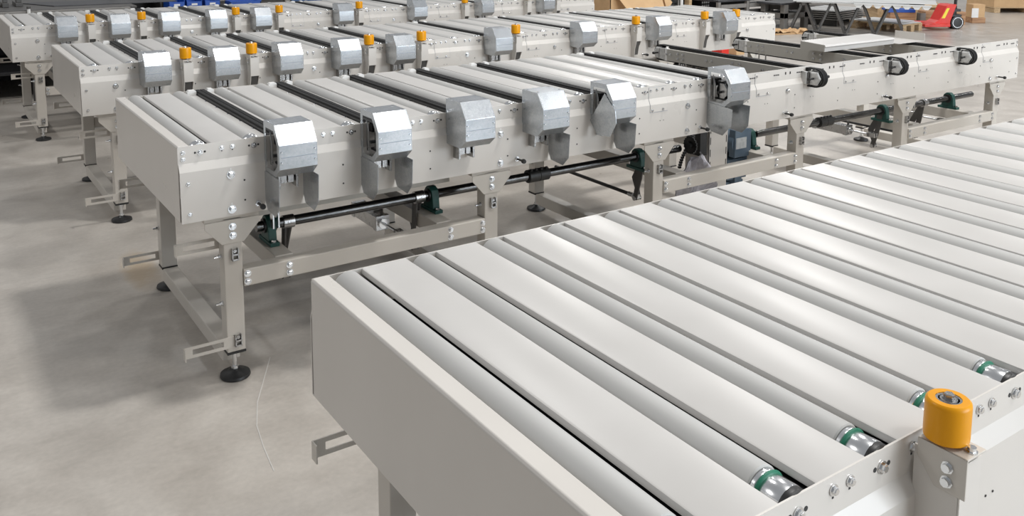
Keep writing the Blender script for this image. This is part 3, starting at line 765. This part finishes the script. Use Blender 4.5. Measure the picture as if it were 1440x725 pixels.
for (x, y, w, d, h, lab, cat, nm, mt) in (
    (0.03, 6.10, 0.05, 0.25, 0.08, 'dark clamp lying on the workbench, leftmost of the pair near the white post', 'clamp', 'bench_clamp', 'dark_iron'),
    (0.135, 6.15, 0.06, 0.30, 0.07, 'dark clamp lying on the workbench just right of the white post', 'clamp', 'bench_clamp', 'dark_iron'),
    (-0.25, 6.2, 0.28, 0.35, 0.05, 'grey brown offcut plate lying at the left end of the workbench', 'metal plate', 'offcut_plate', 'mid_iron')):
    o = part(nm, mt, None, lambda mb: [mb.box(0, w, 0, d, 0, h * 0.5), mb.box(w * 0.15, w * 0.85, d * 0.1, d * 0.4, h * 0.5, h)], bevel=0.004, loc=(x, y, 0.7755))
    tag(o, lab, cat)
# sloping dark sheet resting on the bench
o = part('metal_sheet', 'bench_top', None, lambda mb: mb.prism([(0, 0), (1.05, 0.0), (1.05, 0.5), (-0.22, 0.5)], 0, 0.006, 'Z'), loc=(0.42, 6.0, 0.776))
tag(o, 'dark blue-grey metal sheet lying flat on the right half of the workbench', 'metal sheet')

# grey cabinet, black cabinets, bins, racks
t_ = thing('steel_cabinet', (1.13, 7.2, 0), 'light grey steel cabinet edge just right of the dark workbench', 'cabinet')
slab('cabinet_body', 'mid_iron', t_, 0, 0.145, 0, 0.5, 0, 1.1)
slab('cabinet_door', 'channel', t_, 0.004, 0.141, -0.02, 0.0, 0.05, 1.08, bevel=0.003)
t_ = thing('shelf_cabinet', (1.30, 7.3, 0), 'black open shelf cabinet behind the farthest conveyor, left of the blue bins', 'cabinet')
slab('back_panel', 'cabinet', t_, 0.0, 0.62, 0.48, 0.5, 0, 1.2)
for z in (0.05, 0.45, 0.98): slab('shelf', 'cabinet', t_, 0.0, 0.62, 0, 0.48, z, z + 0.02)
for x in (0.0, 0.31, 0.60): slab('side_panel', 'dark_iron', t_, x, x + 0.02, 0, 0.48, 0, 1.2)
t_ = thing('parts_rack', (1.95, 7.25, 0), 'black parts rack with grey rails behind the farthest conveyor', 'rack')
slab('back_panel', 'cabinet', t_, 0, 5.15, 0.55, 0.57, 0, 1.4)
slab('shelf', 'dark_iron', t_, 0, 5.15, 0, 0.55, 0.60, 0.62)
slab('shelf', 'dark_iron', t_, 0, 5.15, 0, 0.55, 0.12, 0.14)
slab('rack_rail', 'mid_iron', t_, 0, 1.1, -0.03, 0, 0.66, 0.70)
slab('rack_rail', 'navy', t_, 1.10, 5.15, -0.03, 0, 0.55, 0.705, label='dark blue rail of the rack')
for x in (0.0, 1.02, 2.6, 4.2, 5.1): slab('rack_post', 'mid_iron', t_, x, x + 0.06, -0.04, 0.04, 0, 1.4)
for i, (x, lab) in enumerate(((1.62, 'blue plastic bin on the shelf behind the farthest conveyor, leftmost of three'), (1.80, 'blue plastic bin on the shelf behind the farthest conveyor, middle of three'), (1.99, 'blue plastic bin on the shelf behind the farthest conveyor, rightmost of three'))):
    t_ = thing('storage_bin', (x, 6.95, 0.622), lab, 'bin', 'blue storage bins behind the farthest conveyor')
    part('bin_body', 'blue', t_, lambda mb: [mb.box(0, 0.16, 0, 0.25, 0, 0.006), mb.box(0, 0.006, 0, 0.25, 0, 0.10), mb.box(0.154, 0.16, 0, 0.25, 0, 0.10), mb.box(0, 0.16, 0, 0.006, 0, 0.07), mb.box(0, 0.16, 0.244, 0.25, 0, 0.10)], 'bin', bevel=0.001)
    part('bin_label', 'white_plastic', t_, lambda mb: mb.box(0.05, 0.11, -0.002, 0, 0.03, 0.05), 'binlab')
slabs = slab('bin_table', 'dark_iron', None, 1.5, 2.3, 6.92, 7.19, 0.60, 0.6215)
tag(slabs, 'narrow dark shelf board that carries the blue plastic bins', 'shelf')
for x in (2.15, 2.45):
    pass
t_ = thing('blue_box', (2.26, 6.95, 0.62), 'flat blue crate standing right of the three blue bins', 'crate')
part('crate_body', 'blue', t_, lambda mb: [mb.box(0, 0.34, 0, 0.2, 0, 0.006), mb.box(0, 0.34, 0, 0.008, 0, 0.055), mb.box(0, 0.34, 0.19, 0.2, 0, 0.055), mb.box(0, 0.008, 0, 0.2, 0, 0.055), mb.box(0.332, 0.34, 0, 0.2, 0, 0.055)])
part('crate_rim', 'blue', t_, lambda mb: mb.box(-0.004, 0.344, -0.006, 0.0, 0.045, 0.055))

# cardboard box with its flap, mesh crate, extinguisher-like cartridge, perforated column
t_ = thing('cardboard_box', (7.50, 6.75, 0), 'large open cardboard box with a bent flap behind the gap between conveyors', 'box')
part('box_wall', 'card', t_, lambda mb: [mb.box(0, 0.95, 0, 0.008, 0, 0.62), mb.box(0, 0.008, 0, 0.6, 0, 0.62), mb.box(0.942, 0.95, 0, 0.6, 0, 0.62), mb.box(0, 0.95, 0.592, 0.6, 0, 0.62)])
part('box_flap', 'card', t_, lambda mb: mb.add([(0.03, -0.002, 0.62), (0.92, -0.002, 0.62), (0.80, -0.26, 0.33), (0.12, -0.26, 0.33), (0.03, 0.006, 0.62), (0.92, 0.006, 0.62), (0.80, -0.252, 0.33), (0.12, -0.252, 0.33)], [(0, 1, 2, 3), (7, 6, 5, 4), (0, 4, 5, 1), (1, 5, 6, 2), (2, 6, 7, 3), (3, 7, 4, 0)]))
part('box_flap', 'card', t_, lambda mb: mb.add([(0.96, -0.01, 0.60), (1.03, -0.16, 0.42), (0.90, -0.20, 0.30), (0.96, 0.0, 0.42), (0.966, -0.01, 0.60), (1.036, -0.16, 0.42), (0.906, -0.20, 0.30), (0.966, 0.0, 0.42)], [(0, 1, 2, 3), (7, 6, 5, 4), (0, 4, 5, 1), (1, 5, 6, 2), (2, 6, 7, 3), (3, 7, 4, 0)]))
t_ = thing('mesh_crate', (8.62, 6.9, 0), 'grey wire mesh crate right of the cardboard box', 'crate')
slab('crate_frame', 'mid_iron', t_, 0, 0.02, 0, 0.02, 0, 0.8, bevel=0)
slab('crate_frame', 'mid_iron', t_, 0.34, 0.36, 0, 0.02, 0, 0.8, bevel=0)
slab('crate_base', 'cabinet', t_, 0, 0.36, 0.1, 0.45, 0, 0.75, bevel=0)
part('wire_mesh', 'steel', t_, lambda mb: [[mb.box(0.02 + 0.032 * i, 0.026 + 0.032 * i, 0.004, 0.010, 0, 0.8) for i in range(11)], [mb.box(0, 0.36, 0.003, 0.009, 0.03 + 0.035 * j, 0.036 + 0.035 * j) for j in range(22)]], kind='stuff')
t_ = thing('sealant_cartridge', (9.03, 6.9, 0), 'white cartridge with a red foot standing beside the wire mesh crate', 'cartridge')
part('cartridge_body', 'white_plastic', t_, lambda mb: mb.tube((0, 0, 0.30), (0, 0, 0.6), 0.025, 14), smooth=True)
part('cartridge_base', 'red', t_, lambda mb: [mb.tube((0, 0, 0.25), (0, 0, 0.30), 0.028, 14), mb.tube((0, 0, 0), (0, 0, 0.25), 0.03, 14)], smooth=True)
o = slab('timber_post', 'pallet_wood', None, 9.14, 9.20, 6.85, 6.95, 0, 0.7)
tag(o, 'upright pale timber post beside the white cartridge', 'post')
t_ = thing('perforated_column', (9.45, 6.9, 0), 'black column with a grid of pale round holes behind the conveyors', 'column')
slab('column_body', 'cabinet', t_, 0, 0.19, 0, 0.1, 0, 0.9)
part('round_holes', 'white_plastic', t_, lambda mb: [mb.lathe([(0.016, 0), (0.016, -0.003)], 10, 'Y', (0.03 + 0.043 * i, 0, 0.2 + 0.05 * j)) for i in range(4) for j in range(12)], kind='stuff')
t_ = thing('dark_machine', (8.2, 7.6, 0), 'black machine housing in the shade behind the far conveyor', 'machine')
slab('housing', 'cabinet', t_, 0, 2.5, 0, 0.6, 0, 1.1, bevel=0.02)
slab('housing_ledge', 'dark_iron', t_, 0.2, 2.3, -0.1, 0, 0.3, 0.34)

# grey steel frames stacked at the back
t_ = thing('steel_drawer_frame', (9.24, 6.35, 0), 'dark grey steel frame with two wide panels behind the end of the third conveyor', 'steel frame')
slab('frame_top', 'bench_top', t_, 0, 1.66, 0, 0.9, 0.40, 0.43)
for x in (0, 0.62, 1.18): slab('frame_post', 'mid_iron', t_, x, x + 0.05, 0, 0.05, 0, 0.40)
for x0, x1 in ((0.06, 0.61), (0.68, 1.17)):
    slab('front_panel', 'dark_iron', t_, x0, x1, 0.02, 0.03, 0.08, 0.27)
    slab('front_rail', 'mid_iron', t_, x0, x1, 0.0, 0.05, 0.30, 0.36)
slab('back_panel', 'cabinet', t_, 0, 1.6, 0.8, 0.85, 0, 0.4)
t_ = thing('steel_stand', (10.12, 5.86, 0), 'grey steel stand with thick square legs, right of the dark steel frame', 'steel stand')
slab('stand_top', 'mid_iron', t_, 0, 0.56, 0.0, 0.45, 0.155, 0.235)
for x in (0.0, 0.47):
    for y in (0.0, 0.37): slab('leg', 'mid_iron', t_, x, x + 0.09, y, y + 0.08, 0.0, 0.36)
slab('upper_block', 'dark_iron', t_, 0.09, 0.47, 0.1, 0.4, 0.27, 0.36)
slab('upper_plate', 'bench_top', t_, -0.1, 0.62, 0, 0.45, 0.36, 0.39)
t_ = thing('low_platform', (11.1, 6.75, 0), 'low dark grey platform on the floor behind the trestles', 'platform')
slab('platform_top', 'mid_iron', t_, 0, 1.3, 0, 0.9, 0.20, 0.24)
slab('platform_skirt', 'dark_iron', t_, 0, 1.3, 0.0, 0.02, 0.06, 0.20)
slab('platform_top', 'dark_iron', t_, 0.0, 1.3, 0.2, 0.8, 0.34, 0.40)
for x in (0.05, 1.2): slab('leg', 'dark_iron', t_, x, x + 0.05, 0.3, 0.35, 0.0, 0.34)

# trestles with sheets
def trestle(x, y, rot, lab):
    t = thing('trestle', (x, y, 0), lab, 'trestle', 'dark steel trestles under the sheet stack')
    t.rotation_euler = (0, 0, rot)
    H = 0.43
    for xx in (-0.18, 0.18):
        for s in (-1, 1):
            part('leg', 'dark_iron', t, lambda mb: mb.beam((xx, s * 0.02, H - 0.01), (xx + (0.04 if xx > 0 else -0.04), s * 0.185, 0.0), 0.028, 0.028), ('tl', xx, s))
    part('top_bar', 'dark_iron', t, lambda mb: mb.box(-0.22, 0.22, -0.025, 0.025, H - 0.04, H), 'ttop')
    for s in (-1, 1):
        part('cross_brace', 'dark_iron', t, lambda mb: mb.beam((-0.17, s * 0.12, 0.20), (0.17, s * 0.12, 0.20), 0.022, 0.022), ('tb', s))
        part('diagonal_brace', 'dark_iron', t, lambda mb: mb.beam((-0.17, s * 0.16, 0.10), (0.10, s * 0.03, H - 0.04), 0.022, 0.022), ('td', s))
    return t
SA = math.radians(-56)
def SP(a, b): return (10.0 + a * math.cos(SA) - b * math.sin(SA), 5.56 + a * math.sin(SA) + b * math.cos(SA))
for a_, lab in ((0.10, 'dark steel trestle under the sheet stack, leftmost of the four'), (0.49, 'dark steel trestle under the sheet stack, second of the four from the left'),
                (0.88, 'dark steel trestle under the sheet stack, third of the four from the left'), (1.27, 'dark steel trestle under the sheet stack, rightmost of the four')):
    trestle(*SP(a_, 0.22), SA + PI / 2, lab)
for i, (a, b, dr, z, ln, mt, lab) in enumerate(((0.0, 0.0, 0.0, 0.431, 1.70, 'sheet_grey', 'bottom pale metal sheet lying on the trestles'), (-0.05, 0.05, 0.03, 0.441, 1.55, 'white_sheet', 'second pale metal sheet lying on the trestles, turned a little'), (0.75, 0.10, -0.03, 0.452, 1.1, 'white_sheet', 'topmost white metal sheet lying on the trestles'))):
    px, py = SP(a, b)
    o = part('metal_sheet', mt, None, lambda mb: mb.box(0, ln, 0, 0.75, 0, 0.007), loc=(px, py, z))
    o.rotation_euler = (0, 0, SA + dr)
    tag(o, lab, 'metal sheet', 'sheets on the trestles')
px, py = SP(0.78, -0.012)
t_ = thing('corrugated_panel', (px, py, 0.385), 'white corrugated edge panel hanging along the front of the sheet stack', 'panel')
t_.rotation_euler = (0, 0, SA)
def corr(mb):
    for i in range(8):
        x = i * 0.125
        mb.prism([(x, 0.045), (x + 0.125, 0.045), (x + 0.085, -0.005), (x + 0.04, -0.005)], -0.004, 0.0, 'Y')
part('corrugated_face', 'white_sheet', t_, corr)
part('corrugated_top', 'white_sheet', t_, lambda mb: mb.box(0, 1.0, -0.02, 0.0, 0.0455, 0.06))

# pallet with white sheets in front of the timber
def pallet(loc, rz, lx, ly, h, lab, nb=5):
    t = thing('pallet', loc, lab, 'pallet', 'wooden pallets')
    t.rotation_euler = (0, 0, rz)
    for i in range(nb):
        w = ly / nb * 0.82
        y = i * (ly - w) / (nb - 1)
        part('deck_board', 'pallet_wood', t, lambda mb: mb.box(0, lx, y, y + w, h - 0.02, h), None)
    for x in (0, lx / 2 - 0.05, lx - 0.1):
        for y in (0, ly / 2 - 0.05, ly - 0.1):
            part('pallet_block', 'pallet_wood', t, lambda mb: mb.box(x, x + 0.1, y, y + 0.1, 0.0, h - 0.02), ('pb', x, y, h))
    return t
pallet((11.20, 4.62, 0), math.radians(4), 0.55, 0.85, 0.115, 'pallet on the floor loaded with white sheets, in front of the timber beams')
for i, (x, y, z, w, lab) in enumerate(((11.22, 4.64, 0.118, 0.52, 'white coated sheet on the pallet under the trestles, lower'), (11.24, 4.74, 0.13, 0.49, 'white coated sheet on the pallet under the trestles, upper'))):
    o = part('coated_sheet', 'white_sheet', None, lambda mb: mb.box(0, w, 0, 0.85 - 0.2 * i, 0, 0.008), loc=(x, y, z))
    o.rotation_euler = (0, 0, math.radians(4))
    tag(o, lab, 'sheet')
t_ = thing('sheet_stack', (11.05, 5.62, 0), 'low stack of grey slotted sheets on the floor behind the trestles', 'sheet stack')
t_.rotation_euler = (0, 0, math.radians(10))
for i in range(5): slab('sheet', 'mid_iron' if i < 4 else 'sheet_grey', t_, 0.02 * i, 1.1 - 0.03 * i, 0.01 * i, 0.7, 0.10 + 0.03 * i, 0.112 + 0.03 * i, bevel=0)
for x in (0.1, 0.9): slab('spacer', 'dark_iron', t_, x, x + 0.06, 0.05, 0.65, 0, 0.10)
for i in range(4): slab('slat_row', 'white_sheet', t_, 0.12 + 0.24 * i, 0.19 + 0.24 * i, 0.06, 0.66, 0.234, 0.240, bevel=0)
def crumple(mb):
    rnd = random.Random(9)
    pts = []
    for j in range(8):
        for i in range(12):
            pts.append((i * 0.06 + rnd.uniform(-.015, .015), j * 0.035 + rnd.uniform(-.01, .01), 0.005 + 0.09 * abs(math.sin(i * 0.9 + j)) * rnd.uniform(.4, 1)))
    fs = [(j * 12 + i, j * 12 + i + 1, j * 12 + i + 13, j * 12 + i + 12) for j in range(7) for i in range(11)]
    mb.add(pts, fs)
    mb.box(0.02, 0.62, 0.02, 0.22, 0, 0.02)
o = part('packing_paper', 'card', None, crumple, loc=(9.35, 5.45, 0.0))
o.rotation_euler = (0, 0, -0.3)
tag(o, 'crumpled brown packing paper on the floor under the trestles', 'paper')

# timber beams with a grey divider
for i, (x, y, L_, h, z, lab) in enumerate(((12.15, 5.45, 0.40, 0.10, 0, 'lower timber block of the left pair behind the pallet'), (12.15, 5.45, 0.40, 0.10, 0.101, 'upper timber block of the left pair behind the pallet'),
                                      (12.58, 5.12, 0.62, 0.10, 0, 'lower timber block of the right pair beside the red pallet jack'), (12.58, 5.12, 0.62, 0.10, 0.101, 'upper timber block of the right pair beside the red pallet jack'))):
    o = part('timber_block', 'wood', None, lambda mb: mb.box(0, L_, 0, 0.32, 0, h), bevel=0.006, loc=(x, y, z))
    o.rotation_euler = (0, 0, math.radians(-38))
    tag(o, lab, 'timber', 'timber blocks behind the pallet')
o = part('blue_tarp', 'blue', None, lambda mb: [mb.box(0, 0.42, 0, 0.3, 0, 0.03), mb.box(0.0, 0.42, -0.008, 0, -0.02, 0.03)], bevel=0.004, loc=(12.12, 5.47, 0.203))
o.rotation_euler = (0, 0, math.radians(-38)); tag(o, 'folded blue sheet lying on the left timber blocks', 'tarp')
o = part('metal_bracket', 'mid_iron', None, lambda mb: [mb.box(0, 0.09, 0, 0.01, 0, 0.18), mb.box(0, 0.01, 0, 0.14, 0, 0.18)], bevel=0.001, loc=(12.47, 5.14, 0.0))
o.rotation_euler = (0, 0, math.radians(-38)); tag(o, 'grey metal bracket standing between the two pairs of timber blocks', 'bracket')
t_ = thing('scrap_pallet', (13.1, 5.6, 0), 'pallet with loose boards and white film behind the red pallet jack', 'pallet')
t_.rotation_euler = (0, 0, math.radians(-30))
for i in range(4): slab('board', 'pallet_wood', t_, -0.7, 0.6, 0.14 * i, 0.14 * i + 0.11, 0.20 + 0.012 * i, 0.22 + 0.012 * i, bevel=0)
for x in (-0.65, 0.0, 0.5): slab('pallet_block', 'pallet_wood', t_, x, x + 0.1, 0, 0.5, 0, 0.20, bevel=0)
part('plastic_film', 'white_plastic', t_, lambda mb: [mb.box(-0.35, 0.1, -0.01, 0.2, 0.236, 0.262)])

# red pallet jack
t_ = thing('pallet_jack', (12.25, 4.62, 0), 'red hand pallet jack with black wheels parked beside the timber', 'pallet jack')
t_.rotation_euler = (0, 0, math.radians(-30))
part('body', 'red', t_, lambda mb: [mb.prism([(-0.30, 0.055), (0.02, 0.055), (0.03, 0.13), (0.105, 0.35), (0.11, 0.375), (-0.01, 0.375), (-0.045, 0.35), (-0.15, 0.14), (-0.22, 0.10), (-0.30, 0.09)], -0.13, 0.13, 'Y')], bevel=0.006)
for y in (-0.27, 0.12): slab('fork', 'red', t_, -0.44, -0.05, y, y + 0.15, 0.055, 0.095)
part('warning_label', 'label_yellow', t_, lambda mb: [mb.prism([(-0.115, 0.17), (-0.062, 0.17), (0.002, 0.32), (-0.040, 0.32)], -0.132, -0.130, 'Y')])
def ringband(mb):
    n = 28
    vs = [(r * math.cos(2 * PI * i / n), y, r * math.sin(2 * PI * i / n)) for y in (-0.002, 0.003) for r in (0.070, 0.080) for i in range(n)]
    fs = []
    for i in range(n):
        j = (i + 1) % n
        fs += [(i, j, n + j, n + i), (2 * n + i, 3 * n + i, 3 * n + j, 2 * n + j), (i, 2 * n + i, 2 * n + j, j), (n + i, n + j, 3 * n + j, 3 * n + i)]
    mb.add(vs, fs)
for y in (-0.10, 0.02):
    wh = part('wheel', 'black', t_, lambda mb: mb.lathe([(0.07, 0.0), (0.098, 0.004), (0.1, 0.015), (0.1, 0.055), (0.098, 0.066), (0.07, 0.07)], 32, 'Y', (0, 0, 0)), ('jw',), smooth=True, loc=(0.16, y, 0.1))
    part('wheel_band', 'steel', wh, lambda mb: ringband(mb), 'jwb')
part('pump', 'black', t_, lambda mb: [mb.tube((0.14, 0, 0.18), (0.14, 0, 0.34), 0.045, 18), mb.box(0.06, 0.22, -0.09, 0.09, 0.19, 0.22), mb.box(0.08, 0.22, -0.06, 0.06, 0.26, 0.30)], smooth=True)
part('handle_bar', 'black', t_, lambda mb: [mb.tube((0.16, 0, 0.30), (0.19, 0, 1.15), 0.022, 14), mb.tube((0.19, -0.12, 1.15), (0.19, 0.12, 1.15), 0.015, 12)], smooth=True)
# carton behind it
t_ = thing('carton', (13.38, 4.80, 0), 'small white and brown carton on a wooden block right of the pallet jack', 'box')
t_.rotation_euler = (0, 0, math.radians(-30))
slab('wooden_block', 'wood', t_, 0.0, 0.22, 0, 0.2, 0, 0.09)
slab('carton_body', 'card', t_, 0.0, 0.20, 0, 0.2, 0.09, 0.30)
slab('carton_label', 'white_plastic', t_, -0.02, 0.09, -0.006, 0.0, 0.09, 0.24, bevel=0)
# box on pallet, top right
t_ = thing('palletised_box', (15.45, 5.55, 0), 'brown cardboard box strapped on a pallet at the far right', 'box')
t_.rotation_euler = (0, 0, math.radians(-32))
slab('box_body', 'card', t_, 0, 1.3, 0, 0.9, 0.105, 0.7)
slab('deck', 'pallet_wood', t_, 0, 1.3, 0, 0.9, 0.085, 0.105)
for x in (0.02, 0.6, 1.18): slab('pallet_block', 'pallet_wood', t_, x, x + 0.11, 0.01, 0.89, 0, 0.085)
# small clutter under the third conveyor seen through the open frame
for nm, mt, x, w, h, lab in (('red_crate', 'red', 7.17, 0.12, 0.08, 'small red-orange crate on the floor beyond the open transfer belts, left one'), ('floor_carton', 'card', 7.42, 0.14, 0.10, 'small tan carton on the floor beyond the open transfer belts, right one')):
    o = part(nm, mt, None, lambda mb: [mb.box(0, w, 0, 0.16, 0, h), mb.box(-0.004, w + 0.004, -0.004, 0.164, h * 0.86, h * 0.92)], bevel=0.004, loc=(x, 4.36, 0))
    tag(o, lab, 'box')
